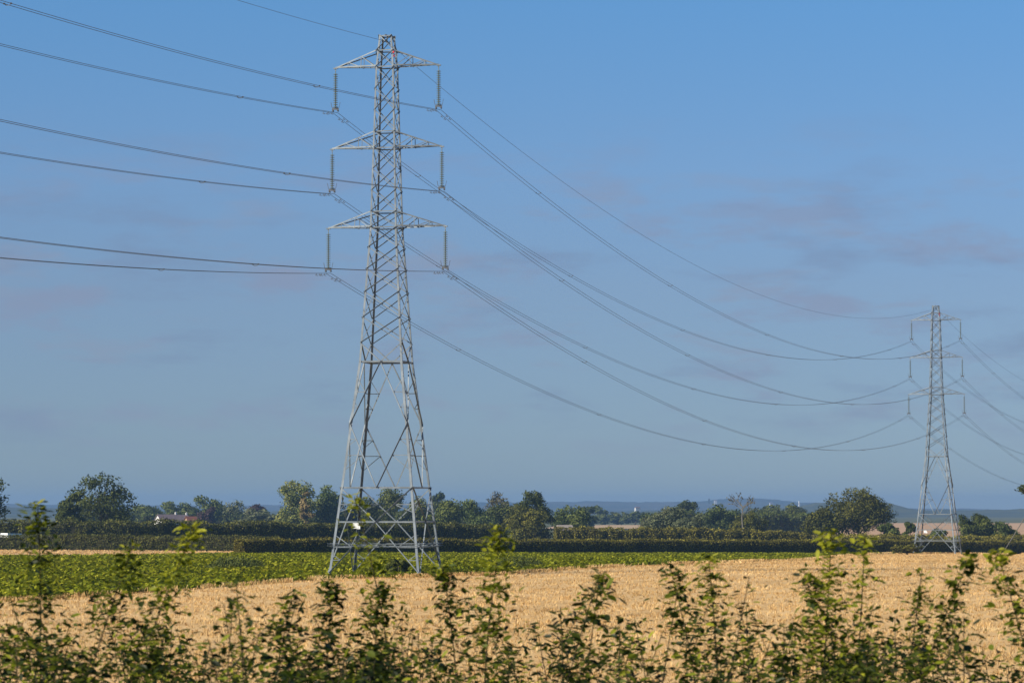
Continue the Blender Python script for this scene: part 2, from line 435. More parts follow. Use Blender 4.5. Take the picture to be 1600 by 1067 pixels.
    mb = MB()
    for i in (1, 3):
        z = 3.0
        while z < 39:
            c = cor(i, z); d = Vector((C[i][0], 0, 0)) if int(z / .38) % 2 else Vector((0, C[i][1], 0))
            mb.tube([c, c + d * .17], .014, 4); z += .38
    part('step_bolts', mb, M_steel, root, kind='stuff')
    # concrete footings
    for i in range(4):
        c = cor(i, 0) + Vector((C[i][0] * .05, C[i][1] * .05, 0)); mb = MB()
        mb.lathe([(.30, -.6), (.30, -.02), (.24, .05), (0.01, .06)], 10, (c.x, c.y)); part('footing', mb, M_conc, root)
    return root
M_conc = mat('concrete', (.36, .34, .30), .9, (4.0, (.25, .23, .2), 5))

P1 = at(603, 893, 250); P1.z = gzf(P1.x, P1.y) + .12
P2 = at(1464.8, 862, 545); P2.z = CZ - 7.35
YAW1, YAW2 = R(12.7), R(16.4)
py1 = make_pylon('tall near lattice steel pylon standing at the edge of the beet field')
py1.location = P1; py1.rotation_euler = (0, 0, -YAW1)
py2 = copy_tree(py1); py2.location = P2; py2.rotation_euler = (0, 0, -YAW2)
py2['label'] = 'smaller far lattice steel pylon in front of the hedge at the right'

# ------------------------------------------------------------------ conductors
ARMS = [(39.72, 4.19, 'top'), (33.32, 4.45, 'middle'), (27.07, 4.74, 'bottom')]
INS = 3.54
def hang(P, yaw, k, s):
    z, r, _ = ARMS[k]; return Vector((P.x + s * r * math.cos(yaw), P.y - s * r * math.sin(yaw), P.z + z - INS))
def span_pts(A, B, S, n, t0=0, t1=1):
    return [A.lerp(B, t) - Vector((0, 0, 4 * S * t * (1 - t))) for t in np.linspace(t0, t1, n)]
def peak(P): return P + Vector((0, 0, 41.7))
B0, B3 = R(15), R(19)
P0 = P1 + Vector((-300 * math.sin(B0), -300 * math.cos(B0), 2)); P3 = P2 + Vector((300 * math.sin(B3), 300 * math.cos(B3), 1))
SPANS = [(P1, YAW1, P0, B0, 6.0, 'between the near pylon and the left edge'), (P1, YAW1, P2, R(16.4), 9.6, 'slung between the two pylons'), (P2, YAW2, P3, B3, 12.3, 'leaving the far pylon to the right')]
SIDE = {-1: 'left', 1: 'right'}
for (PA, ya, PB, yb, S, where) in SPANS:
    for k in range(3):
        for s in (-1, 1):
            A, B = hang(PA, ya, k, s), hang(PB, yb, k, s); L = (B - A).length
            root = empty('twin_conductor', A, 0, label=f'{ARMS[k][2]} {SIDE[s]} twin cable {where}', category='power cable', group='cables of the power line')
            side = (B - A).cross(Vector((0, 0, 1))).normalized() * .2
            for sg in (-1, 1):
                mb = MB(); mb.tube([p - A + side * sg for p in span_pts(A, B, S, 90)], .017, 5); part('wire', mb, M_steel_w, root, True)
            for t in (np.arange(26, L - 10, 52) + (k * 7 + s * 4)) / L:
                c = span_pts(A, B, S, 2, t, t)[0] - A; mb = MB()
                mb.tube([c - side, c - side * .5 - Vector((0, 0, .09)), c + side * .5 - Vector((0, 0, .09)), c + side], .02, 5)
                for sg in (-1, 1): mb.box(c + side * sg, (.09, .09, .08))
                part('spacer', mb, M_fitting, root)
            for sg in (-1, 1):                       # vibration dampers near the clamp
                for dist in (1.5, 2.3):
                    c = span_pts(A, B, S, 2, dist / L, dist / L)[0] - A + side * sg; d = (B - A).normalized(); mb = MB()
                    mb.tube([c, c - Vector((0, 0, .14))], .018, 4); mb.tube([c - d * .24 - Vector((0, 0, .15)), c + d * .24 - Vector((0, 0, .15))], .014, 4)
                    for e in (-1, 1): mb.tube([c + d * e * .17 - Vector((0, 0, .155)), c + d * e * .26 - Vector((0, 0, .155))], .03, 6)
                    part('vibration_damper', mb, M_fitting, root)
    A, B = peak(PA), peak(PB); mb = MB()
    mb.tube([p - A for p in span_pts(A, B, S * .93, 90)], .015, 5)
    link('earth_wire', mb.mesh('earth_wire', True), M_steel_w, None, A, label=f'single thin earth wire {where}', category='earth wire', group='earth wires of the power line')

# ------------------------------------------------------------------ foliage tools
def leaf_quads(C, N, size, r, aspect=1.0, jitter=.6):
    """quads centred on C, roughly facing N"""
    n = len(C)
    nn = N + r.normal(0, jitter, (n, 3)); nn /= np.linalg.norm(nn, axis=1, keepdims=True) + 1e-9
    t = r.normal(0, 1, (n, 3)); u = np.cross(nn, t); u /= np.linalg.norm(u, axis=1, keepdims=True) + 1e-9; v = np.cross(nn, u)
    s = (size * r.uniform(.6, 1.35, n))[:, None] * .5
    u = u * s * aspect; v = v * s
    V = np.stack([C - u, C - v * .8, C + u, C + v * .8], 1).reshape(-1, 3)
    return V, np.arange(4 * n).reshape(-1, 4)

TREE_M = {}
def leafmat(name, cols, trans=.18):
    if name not in TREE_M: TREE_M[name] = mat('leaf_' + name, None, .75, attr=cols, trans=trans, spec=.2)
    return TREE_M[name]
GREENS = {
    'hedge': [(.045, .044, .007), (.18, .158, .023), (.40, .34, .06)],
    'hedge_dark': [(.028, .036, .008), (.105, .110, .022), (.26, .235, .055)],
    'dark': [(.022, .034, .006), (.070, .088, .015), (.16, .17, .034)],
    'mid': [(.034, .052, .010), (.098, .122, .024), (.19, .205, .045)],
    'olive': [(.034, .040, .006), (.115, .115, .017), (.25, .215, .036)],
    'light': [(.055, .085, .018), (.135, .170, .042), (.23, .25, .075)],
    'grey': [(.060, .074, .034), (.135, .148, .068), (.23, .23, .115)],
    'poplar': [(.065, .09, .022), (.165, .185, .042), (.34, .30, .065)],
    'purple': [(.030, .019, .020), (.066, .038, .040), (.105, .065, .064)],
    'brown': [(.055, .050, .022), (.125, .110, .048), (.22, .185, .09)],
    'gold': [(.11, .085, .032), (.24, .175, .065), (.40, .30, .13)],
}
def crown_mesh(w, h, zc, shape, nl, nleaf, size, r, tint_bias=0.0, depth=None, lobe=1.0):
    """leaf clumps in lobes that fill an uneven envelope; local origin at the tree's foot"""
    d = depth or w
    cen = []; rad = []
    tries = 0
    while len(cen) < nl and tries < 4000:
        tries += 1
        q = r.uniform(-1, 1, 3)
        if shape == 'dome':
            k = (max(q[2], -.35)); ok = q[0] ** 2 + q[1] ** 2 + (k * 1.0) ** 2 < .80 and q[2] > -.75
        elif shape == 'poplar':
            ok = (q[0] ** 2 + q[1] ** 2) < .55 * (1 - max(q[2], 0) ** 2 * .75)
        else:
            ok = q[0] ** 2 + q[1] ** 2 + q[2] ** 2 < .72
        if not ok: continue
        if np.linalg.norm(q * (1, 1, .9)) < .35 and r.random() < .6: continue
        cen.append(q); rad.append(r.uniform(.26, .42) * lobe)
    cen = np.array(cen); rad = np.array(rad)
    half = np.array([w / 2, d / 2, h / 2]); C = cen * half * .86 + np.array([0, 0, zc])
    Rl = rad * min(w, h * 1.2) / 2 * 1.05
    per = r.choice(len(C), nleaf, p=(Rl ** 2) / (Rl ** 2).sum())
    dirs = r.normal(0, 1, (nleaf, 3)); dirs[:, 2] += .25; dirs /= np.linalg.norm(dirs, axis=1, keepdims=True)
    rr = Rl[per] * r.beta(3, 1.3, nleaf) * 1.08
    wob = 1 + .22 * np.sin(dirs[:, 0] * 5 + per) * np.cos(dirs[:, 2] * 6 + per * 2)
    Pn = C[per] + dirs * (rr * wob)[:, None] * np.array([1, 1, .85])
    keep = Pn[:, 2] > .25
    Pn = Pn[keep]; dirs = dirs[keep]; per = per[keep]
    V, Fq = leaf_quads(Pn, dirs, size, r, jitter=.55)
    lobe_t = r.normal(0, .16, len(C))
    tint = np.clip(.45 + tint_bias + lobe_t[per] + r.normal(0, .20, len(Pn)), 0, 1)
    return V, Fq, tint, C, Rl
def limb_mb(h, zc, C, w, r, n_limb, tr):
    mb = MB()
    top = Vector((r.normal(0, .02) * w, r.normal(0, .02) * w, zc * .9))
    mb.tube([(0, 0, -.4), (0.03 * w, 0, zc * .35), top * .6 + Vector((0, 0, zc * .2)), top + Vector((0, 0, h * .12))], [tr * 1.25, tr, tr * .75, tr * .3], 7)
    idx = r.permutation(len(C))[:n_limb]
    for i in idx:
        e = Vector(C[i]); s = Vector((0.02 * w, 0, min(zc * r.uniform(.35, .8), e.z * .8)))
        m_ = s.lerp(e, .5) + Vector((0, 0, .04 * h))
        mb.tube([s, m_, e], [tr * .45, tr * .3, tr * .1], 5)
    return mb
ntree = 0
def tree(name, label, x0, x1, ytop, Y, color, shape='dome', nl=26, nleaf=5200, size=None, cbot=None, group='trees along the fields', tint=0.0, limbs=8, bark=None, depth=None, xoff=0, category='tree', lobe=1.0):
    """a tree whose crown spans photo columns x0..x1 and reaches up to ytop when it stands at depth Y"""
    global ntree; ntree += 1
    if Y > 800: x0, x1 = x0 - 4, x1 + 4
    r = np.random.default_rng(100 + ntree)
    a = at((x0 + x1) / 2, ytop, Y); w = (x1 - x0) / F * Y; g = gzf(a.x, Y); htot = a.z - g
    bot = htot * (cbot if cbot is not None else .02)
    h = htot - bot; zc = bot + h / 2
    size = size or max(.42, Y * .00052)
    nleaf = int(nleaf * 1.8); nl = int(nl * 1.35)
    V, Fq, t, C, Rl = crown_mesh(w, h, zc, shape, nl, nleaf, size, r, tint, depth, lobe)
    ph = r.uniform(0, 6.28, 2); V[:, 0] += .09 * w * np.sin(V[:, 2] / h * 4.2 + ph[0]) + .04 * w * np.sin(V[:, 2] / h * 9 + ph[1])
    # fit the envelope to the wanted width and height
    lo_, hi_ = np.percentile(V[:, 0], [.3, 99.7]); V[:, 0] = (V[:, 0] - (lo_ + hi_) / 2) * w / (hi_ - lo_)
    zt = np.percentile(V[:, 2], 99.8); V[:, 2] = np.where(V[:, 2] > bot, bot + (V[:, 2] - bot) * (htot - bot) / (zt - bot), V[:, 2])
    root = empty(name, (a.x, Y, g), 0, label=label, category=category, group=group)
    part('trunk', limb_mb(h, zc, C, w, r, limbs, max(.14, w * .022)), bark or M_bark, root, True)
    cr = link('crown', mesh_np('crown', V, Fq, t), leafmat(color, GREENS[color]), root); CHILD.setdefault(root.name, []).append(cr)
    return root

# ------------------------------------------------------------------ hedges
def hedge(name, label, pts, hfun, width, color, nleaf, size, rough, seed, tint=0.0, group='field hedges'):
    """leafy hedge along a ground polyline; hfun(t)->height; solid core, added to block light, under a skin of leaf clumps"""
    r = np.random.default_rng(seed)
    p = np.array(pts, float); d = np.r_[0, np.cumsum(np.hypot(*np.diff(p, axis=0).T))]; L = d[-1]
    def pos(s): return np.interp(s, d, p[:, 0]), np.interp(s, d, p[:, 1])
    def nrm(s):
        e = .5; xa, ya = pos(np.clip(s - e, 0, L)); xb, yb = pos(np.clip(s + e, 0, L)); tx, ty = xb - xa, yb - ya; n = np.hypot(tx, ty); return -ty / n, tx / n
    def bump(s): return rough * (hnoise(s, 0 * s, 9, seed) + .7 * hnoise(s, 0 * s, 3.3, seed + 1) + .5 * hnoise(s, 0 * s, 26, seed + 2))
    x0, y0 = pos(0.0); ox, oy = float(x0), float(y0); oz = gzf(ox, oy)
    root = empty(name, (ox, oy, oz), 0, label=label, category='hedge', group=group)
    ns = int(L / 1.0) + 2; s = np.linspace(0, L, ns); x, y = pos(s); nx, ny = nrm(s); hh = hfun(s / L) + bump(s); g = gz(x, y)
    sec = [(-.42, -.3), (-.46, .55), (-.36, .90), (0, .95), (.36, .90), (.46, .55), (.42, -.3)]
    V = np.stack([np.stack([x + nx * a * width - ox, y + ny * a * width - oy, g + np.where(b < 0, b, b * hh) - oz], -1) for a, b in sec], 1).reshape(-1, 3)
    k = len(sec); i = np.arange(k - 1)[None, :] + k * np.arange(ns - 1)[:, None]
    Fq = np.stack([i, i + 1, i + 1 + k, i + k], -1).reshape(-1, 4)
    Fl = [tuple(f) for f in Fq] + [tuple(range(k))[::-1], tuple(range((ns - 1) * k, ns * k))]
    c = link('branches', mesh_np('branches', V, Fl), M_core, root); CHILD.setdefault(root.name, []).append(c)  # closed filler hull added to stop light inside the hedge, no modelled twigs
    # leaf skin: faces towards both sides and the top
    s = r.uniform(0, L, nleaf); x, y = pos(s); nx, ny = nrm(s); hh = hfun(s / L) + bump(s); g = gz(x, y)
    q = r.random(nleaf); side = np.where(q < .55, -1, np.where(q < .70, 1, 0))
    front_sign = -1 if True else 1
    u = np.where(side == 0, r.uniform(-.5, .5, nleaf), side * .5 + r.normal(0, .03, nleaf))
    v = np.where(side == 0, 1.0 + r.normal(0, .025, nleaf), r.uniform(0.02, 1.0, nleaf))
    lump = rough * (.9 * hnoise(s, v * 2.5, 4.0, seed + 8) + .6 * hnoise(s, v * 2.5, 1.6, seed + 9))
    X = x + nx * (u * width + np.sign(u) * lump * (side != 0)) - ox; Yv = y + ny * (u * width + np.sign(u) * lump * (side != 0)) - oy
    Z = g + v * hh + (side == 0) * np.abs(r.normal(0, .10 + .12 * rough, nleaf)) - oz
    N = np.stack([nx * side + np.cos(s * 2.3) * .5, ny * side, (side == 0) * 1.0 + .35], -1)
    e = r.random(nleaf) < .03; s_e = np.where(r.random(nleaf) < .5, 0., L); xe_, ye_ = pos(s_e); ue = r.uniform(-.5, .5, nleaf) * width
    X = np.where(e, xe_ + nx * ue - ox + r.normal(0, .12, nleaf), X); Yv = np.where(e, ye_ + ny * ue - oy + r.normal(0, .12, nleaf), Yv)
    Z = np.where(e, gz(xe_, ye_) + r.random(nleaf) * hfun(s_e / L) - oz, Z)
    V, Fq = leaf_quads(np.stack([X, Yv, Z], -1), N, size, r, jitter=.85)
    patch = hnoise(s, v * 2, 7, seed + 5) * .22 + hnoise(s, v * 3, 2.2, seed + 6) * .20  # lighter and darker patches paint lit clumps into the leaf tint
    t = np.clip(.42 + tint + patch + r.normal(0, .2, nleaf), 0, 1)
    c = link('foliage', mesh_np('foliage', V, Fq, t), leafmat(color, GREENS[color]), root); CHILD.setdefault(root.name, []).append(c)
    return root
M_core = mat('hedge_core', (.040, .038, .016), .95)
hedge('clipped_hedge', 'long low clipped hedge running behind the near pylon to the right edge', [(-37.5, 440), (93, 580), (150, 642)], lambda t: 1.95 + .55 * t, 1.7, 'hedge', 62000, .20, .16, 11, tint=.0)
hedge('clipped_hedge', 'low clipped hedge behind the far stubble strip at the left', [(-135, 525), (-38, 523)], lambda t: 2.35 + 0 * t, 1.7, 'hedge_dark', 24000, .22, .2, 12, tint=.0)
hedge('rough_hedge', 'tall rough hedge in front of the big oak and the farmhouse', [(-150, 572), (-70, 590), (-2, 640)], lambda t: 5.1 - .55 * t, 3.2, 'hedge_dark', 46000, .32, .62, 13, tint=.02)
hedge('rough_hedge', 'bushy untrimmed hedge behind the far pylon', [(9, 660), (60, 672), (160, 690)], lambda t: 4.3 - 1.6 * sstep(.2, .42, t), 3.0, 'hedge', 40000, .32, .55, 14, tint=.0)
hedge('rough_hedge', 'yellowish green bushy hedge strip right of the big round tree', [(58, 606), (92, 618), (140, 640)], lambda t: 2.9 + .1 * t, 2.4, 'hedge', 16000, .28, .45, 15, tint=.14)

hedge('hedgerow', 'hazy distant hedgerow between the farmhouse and the poplars', [(-180, 1290), (-70, 1300), (2, 1270)], lambda t: 7.2 + 0 * t, 8, 'mid', 26000, .62, 1.5, 16, tint=-.02)
hedge('hedgerow', 'hazy distant hedgerow behind the bare dead tree', [(46, 1100), (80, 1120), (110, 1140)], lambda t: 7.0 + 0 * t, 8, 'mid', 14000, .62, 1.3, 17, tint=-.05)
# ------------------------------------------------------------------ trees (photo columns, top row, depth)
T = tree
T('bare_twig_tree', 'dark tree cut by the left edge with bare twigs', -70, 14, 742, 690, 'dark', 'oval', 20, 2600, cbot=.2, limbs=20, lobe=.8)
T('oak_tree', 'big broad oak left, sky showing through its crown', 108, 212, 741, 700, 'dark', 'dome', 30, 3300, cbot=.10, limbs=26, lobe=.72, tint=.05)
T('round_tree', 'small round dark tree touching the left side of the big oak', 88, 135, 768, 690, 'dark', 'oval', 18, 4200, cbot=.08)
T('hazy_tree', 'hazy low tree just right of the big oak', 205, 262, 789, 1350, 'mid', 'dome', 18, 3000)
T('hazy_tree', 'rounded hazy tree directly behind the farmhouse roof', 258, 312, 784, 1400, 'mid', 'dome', 20, 3200)
T('spiky_tree', 'thin topped tree right of the farmhouse', 308, 345, 775, 1280, 'mid', 'oval', 16, 1800, limbs=14)
T('purple_tree', 'purple leaved tree below the thin topped tree', 312, 342, 792, 1220, 'purple', 'dome', 12, 2200)
T('hazy_tree', 'grey green rounded tree second right of the farmhouse', 338, 386, 783, 1300, 'grey', 'dome', 18, 3000)
T('purple_tree', 'small dark purple tree left of the poplars', 380, 411, 788, 1380, 'purple', 'dome', 12, 2000)
T('hazy_tree', 'pale grey green bushy tree in front of the small purple tree', 372, 428, 794, 1200, 'grey', 'dome', 18, 3000)
T('poplar_tree', 'tall yellowing poplar, left one of the pair', 431, 488, 752, 1000, 'poplar', 'poplar', 30, 5600, cbot=.03)
T('poplar_tree', 'tall grey green poplar, right one of the pair', 484, 532, 759, 1010, 'light', 'poplar', 28, 5200, cbot=.03)
T('golden_tree', 'slim golden tree between the two poplars', 472, 488, 768, 985, 'gold', 'poplar', 14, 1100, cbot=.05)
T('dark_tree', 'dark rounded tree seen through the near pylon', 566, 626, 762, 960, 'dark', 'dome', 26, 4600, tint=.08)
T('dark_tree', 'small dark tree between poplars and the tree behind the pylon', 526, 572, 779, 1020, 'dark', 'dome', 18, 3200, tint=.06)
T('dark_tree', 'low dark tree behind the right legs of the near pylon', 618, 672, 776, 1040, 'dark', 'dome', 18, 3200, tint=.08)
T('domed_tree', 'distant dark domed tree just right of the near pylon', 678, 704, 769, 1350, 'dark', 'dome', 14, 2200)
T('field_tree', 'mid green tree below the distant domed tree', 664, 726, 781, 880, 'mid', 'dome', 22, 4200)
T('field_tree', 'light green tree between the pylon and the pale topped tree', 720, 772, 781, 900, 'light', 'dome', 22, 4200)
T('pale_tree', 'brownish tree with thin pale top left of the large dark tree', 762, 808, 769, 980, 'brown', 'dome', 18, 1900, limbs=16, bark=None)
T('dark_tree', 'low dark tree under the brownish thin topped tree', 752, 808, 786, 930, 'dark', 'dome', 18, 3400, tint=.08)
T('large_tree', 'large dark tree with pale branches left of the open view', 806, 866, 767, 760, 'dark', 'dome', 26, 3000, cbot=.30, limbs=22, lobe=.8)
T('large_bush', 'dense olive bush at the foot of the large dark tree', 788, 864, 790, 745, 'olive', 'dome', 26, 5200, cbot=.0)
T('round_tree', 'round green tree right of the large dark tree', 866, 919, 790, 860, 'mid', 'dome', 22, 4200)
T('hazy_tree', 'bluish tree right of the round green tree', 906, 930, 791, 1500, 'dark', 'oval', 12, 1900, tint=.05)
T('hazy_tree', 'far bluish tree standing taller before the open view', 930, 948, 790, 2100, 'mid', 'oval', 10, 1500)
for i, (a, b, yt) in enumerate(((928, 962, 803), (956, 985, 800), (972, 1012, 799))):
    T('hazy_tree', ['leftmost of three dark trees above the pale tan field', 'middle of three dark trees above the pale tan field', 'rightmost of three dark trees above the pale tan field'][i], a, b, yt, 2080, 'dark', 'dome', 14, 2000)
T('grey_tree', 'grey green bushy tree right of the pale tan field', 1008, 1066, 792, 840, 'grey', 'dome', 22, 4200, tint=-.1)
T('domed_tree', 'dark domed tree behind the grey green bushy tree', 1050, 1088, 782, 1250, 'dark', 'dome', 16, 2600)
T('grey_tree', 'dull green bush in front of the dark domed tree', 1052, 1112, 802, 800, 'grey', 'dome', 20, 3600, tint=-.12)
T('round_tree', 'rounded dark green tree left of the bare dead tree', 1100, 1152, 788, 1000, 'mid', 'dome', 20, 3600, tint=-.12)
T('olive_bush', 'olive brown bush around the foot of the bare dead tree', 1140, 1200, 800, 780, 'olive', 'dome', 22, 4200, cbot=0, tint=-.06)
T('hazy_tree', 'dark hazy tree just right of the bare dead tree', 1172, 1226, 789, 1450, 'dark', 'dome', 18, 3000, tint=.1)
T('hazy_tree', 'rounded hazy tree left of the biggest right hand tree', 1220, 1262, 787, 1300, 'dark', 'dome', 18, 3000, tint=.1)
T('hazy_bush', 'low bluish bush above the left tan field', 1190, 1250, 815, 1500, 'mid', 'dome', 12, 1800, cbot=0)
T('big_round_tree', 'biggest tree at the right, broad and rounded beside the far pylon', 1284, 1394, 763, 760, 'olive', 'dome', 40, 8200, cbot=.12, tint=-.12, limbs=14)
T('side_bush', 'lower bush leaning on the left of the biggest right tree', 1254, 1312, 792, 750, 'olive', 'dome', 24, 4400, cbot=0, tint=-.14)
T('dark_bush', 'small dark bush left of the far pylon before the ploughed field', 1411, 1433, 815, 740, 'dark', 'dome', 12, 2200, cbot=0)
T('low_bush', 'low bush framed between the legs of the far pylon', 1446, 1482, 826, 735, 'mid', 'dome', 12, 2200, cbot=0, tint=-.1)
T('dark_bush', 'broad dark bush just right of the far pylon', 1498, 1552, 803, 745, 'dark', 'dome', 24, 4600, cbot=0, tint=.02)
T('low_bush', 'lower green bush right of the broad dark bush', 1545, 1592, 815, 755, 'mid', 'dome', 18, 3200, cbot=0, tint=-.08)
T('low_bush', 'low bush at the foot of the biggest right hand tree', 1372, 1412, 817, 748, 'mid', 'dome', 14, 2600, cbot=0, tint=-.1)
T('edge_tree', 'dark leafy branch tip of a tree entering at the right edge', 1593, 1716, 732, 430, 'dark', 'oval', 30, 5200, cbot=.60, size=.28)
T('field_bush', 'dark leafy bush standing inside the feet of the near pylon', 603, 642, 873, 251, 'dark', 'dome', 14, 1500, cbot=0, size=.16, tint=.25, group='bushes in the beet field', limbs=5)
T('field_bush', 'olive bush in front of the clipped hedge left of the far pylon', 1392, 1440, 849, 520, 'olive', 'dome', 14, 2200, cbot=0, size=.2, group='bushes in the beet field', limbs=5)

def twig_tree(name, label, px, ytop, wpx, Y, seed, m):
    r = random.Random(seed); a = at(px, ytop, Y); g = gzf(a.x, Y); h = a.z - g; w = wpx / F * Y
    root = empty(name, (a.x, Y, g), 0, label=label, category='tree', group='trees along the fields')
    tr = MB(); tr.tube([(0, 0, -.4), (.1, 0, h * .3), (-.1, 0, h * .55), (.05, 0, h * .72)], [.27, .22, .17, .10], 7)
    part('trunk', tr, m, root, True)
    mb = MB()
    def grow(p, d, L, rad, n):
        q = p + d * L; m_ = p.lerp(q, .5) + Vector((r.uniform(-1, 1), r.uniform(-1, 1), r.uniform(-.5, 1))) * L * .09
        mb.tube([p, m_, q], [rad, rad * .8, rad * .55], 5, False)
        if n == 0: return
        for k in range(r.choice((2, 3, 3))):
            dd = (d + Vector((r.uniform(-.9, .9), r.uniform(-.9, .9), r.uniform(-.45, .6)))).normalized()
            grow(q, dd, L * r.uniform(.55, .8), rad * .55, n - 1)
    for k in range(9):
        z = h * r.uniform(.42, .72); an = r.uniform(0, 6.28)
        d = Vector((math.cos(an) * .9, math.sin(an) * .9, r.uniform(.35, .9))).normalized()
        grow(Vector((0, 0, z)), d, w * r.uniform(.17, .24), .085, 3)
    vs_ = np.array(mb.v); lo_, hi_ = vs_[:, 0].min(), vs_[:, 0].max(); k = w / (hi_ - lo_); zt = vs_[:, 2].max()
    mb.v = [(x * k, y * k, z * h / zt) for x, y, z in mb.v]
    part('branches', mb, m, root)
    # a few remaining leaves at the twig ends
    rr = np.random.default_rng(seed); pick = np.array(mb.v)[rr.integers(0, len(mb.v), 160)]; pick = pick[pick[:, 2] > h * .72]
    V, Fq = leaf_quads(pick, rr.normal(0, 1, pick.shape), .36, rr)
    o = link('leaves', mesh_np('leaves', V, Fq, rr.uniform(.1, .8, len(Fq))), leafmat('brown', GREENS['brown']), root, kind='stuff'); CHILD.setdefault(root.name, []).append(o)
    return root
twig_tree('dead_tree', 'bare pale dead tree with spreading branches right of centre', 1160, 768, 52, 728, 5, M_palebark)

# ------------------------------------------------------------------ buildings
M_render_w = mat('white_render', (.78, .75, .70), .9)
M_far_wall = mat('pale_wall', (.5, .49, .47), .9)
M_ochre = mat('ochre_brick', (.46, .30, .17), .9, (2.0, (.40, .25, .14), 5))
M_slate = mat('slate_roof', (.15, .118, .13), .8, (1.2, (.115, .09, .10), 5))
M_redtile = mat('red_tile_roof', (.24, .085, .055), .85, (1.2, (.18, .07, .045), 5))
M_glass = mat('dark_window', (.03, .035, .04), .15, spec=.6)
def house(name, label, px, Y, length, depth, eave, ridge_h, rz, mw, mr, chim=(), wins=True, zoff=0.0, base=None, category='house'):
    a = at(px, 800, Y); g = (gzf(a.x, Y) if base is None else base) + zoff
    root = empty(name, (a.x, Y, g), rz, label=label, category=category, group='buildings in the distance')
    l, d = length / 2, depth / 2
    mb = MB(); mb.add([(-l, -d, -.5), (l, -d, -.5), (l, d, -.5), (-l, d, -.5), (-l, -d, eave), (l, -d, eave), (l, d, eave), (-l, d, eave), (-l, 0, ridge_h - .1), (l, 0, ridge_h - .1)],
                      [(0, 1, 5, 4), (2, 3, 7, 6), (3, 0, 4, 8, 7), (1, 2, 6, 9, 5)])
    part('wall', mb, mw, root)
    mb = MB(); o = .35
    for sy in (-1, 1):
        e = eave - .25; y = sy * (d + .4)
        V = [(-l - o, y, e), (l + o, y, e), (l + o, 0, ridge_h), (-l - o, 0, ridge_h), (-l - o, y, e + .18), (l + o, y, e + .18), (l + o, 0, ridge_h + .18), (-l - o, 0, ridge_h + .18)]
        mb.add(V, [(0, 1, 2, 3), (4, 5, 6, 7), (0, 1, 5, 4), (1, 2, 6, 5), (3, 0, 4, 7)])
    rf = part('roof', mb, mr, root)
    for cx in chim:
        mb = MB(); mb.box((cx, 0, ridge_h + .2), (.6, .6, 1.1)); mb.box((cx, 0, ridge_h + .79), (.72, .72, .1)); mb.lathe([(.12, ridge_h + .8), (.10, ridge_h + 1.1)], 8, (cx, 0)); part('chimney', mb, mw, rf)
    if wins:
        for wx in np.arange(-l + 1.6, l - 1, 2.8):
            for wz in ([1.4, 3.9] if eave > 4.4 else [1.4]):
                mb = MB(); mb.box((wx, -d - .01, wz), (1.1, .1, 1.2)); wo_ = part('window', mb, mw, root)
                mb = MB(); mb.box((wx, -d - .05, wz), (.9, .06, 1.0)); part('pane', mb, M_glass, wo_)
    return root
house('farmhouse', 'white gabled farmhouse with purplish slate roof behind the left hedge', 262, 1150, 7.6, 6.4, 4.9, 7.2, R(30), M_render_w, M_slate, (3.2,))
house('farmhouse', 'slate roofed house wing with pale chimney right of the white gable', 281, 1165, 5.6, 6.0, 4.8, 7.0, R(26), M_render_w, M_slate, (2.6,))
house('cottage', 'small ochre cottage with red tiled roof beside the farmhouse', 298, 1140, 3.6, 3.4, 4.7, 6.5, R(35), M_ochre, M_redtile, ())
house('shed', 'grey roofed shed at the foot of the round green tree', 882, 800, 3.6, 3.6, 3.2, 4.7, R(28), M_ochre, mat('shed_roof', (.34, .29, .25), .9), (), False, category='shed')
def far_building(name, label, px, py_base, Y, w, h, m, rz=.3, roof=M_slate, category='house'):
    a = at(px, py_base, Y); root = empty(name, a, rz, label=label, category=category, group='buildings on the far hills')
    mb = MB(); mb.box((0, 0, h / 2 - 4), (w, w * .7, h + 8)); part('wall', mb, m, root)
    mb = MB(); mb.add([(-w / 2, -w * .38, h), (w / 2, -w * .38, h), (w / 2, w * .38, h), (-w / 2, w * .38, h), (-w / 2, 0, h + w * .3), (w / 2, 0, h + w * .3)], [(0, 1, 5, 4), (2, 3, 4, 5), (3, 0, 4), (1, 2, 5)])
    part('roof', mb, roof, root)
far_building('far_house', 'distant white house on the blue hillside above the tan field', 996, 796, 4400, 7, 2.2, M_far_wall, .4)
far_building('far_house', 'distant white building on the hill crest right of the dead tree', 1118, 783, 8600, 7, 2.2, M_far_wall, .2)
far_building('far_house', 'distant white building left of the biggest right hand tree', 1205, 787, 8600, 9, 2.2, M_far_wall, .3)
far_building('church_tower', 'dark square church tower on the skyline of the hills', 1108, 782, 8800, 4.2, 5, M_core, .2, category='church tower')
a = at(1248.5, 789, 6300); mb = MB(); mb.lathe([(1.0, -8), (.9, 7), (.7, 8), (.05, 8.4)], 10)
link('water_tower', mb.mesh('water_tower', True), M_render_w, None, a, label='thin white tower rising from the hills at the right', category='tower')

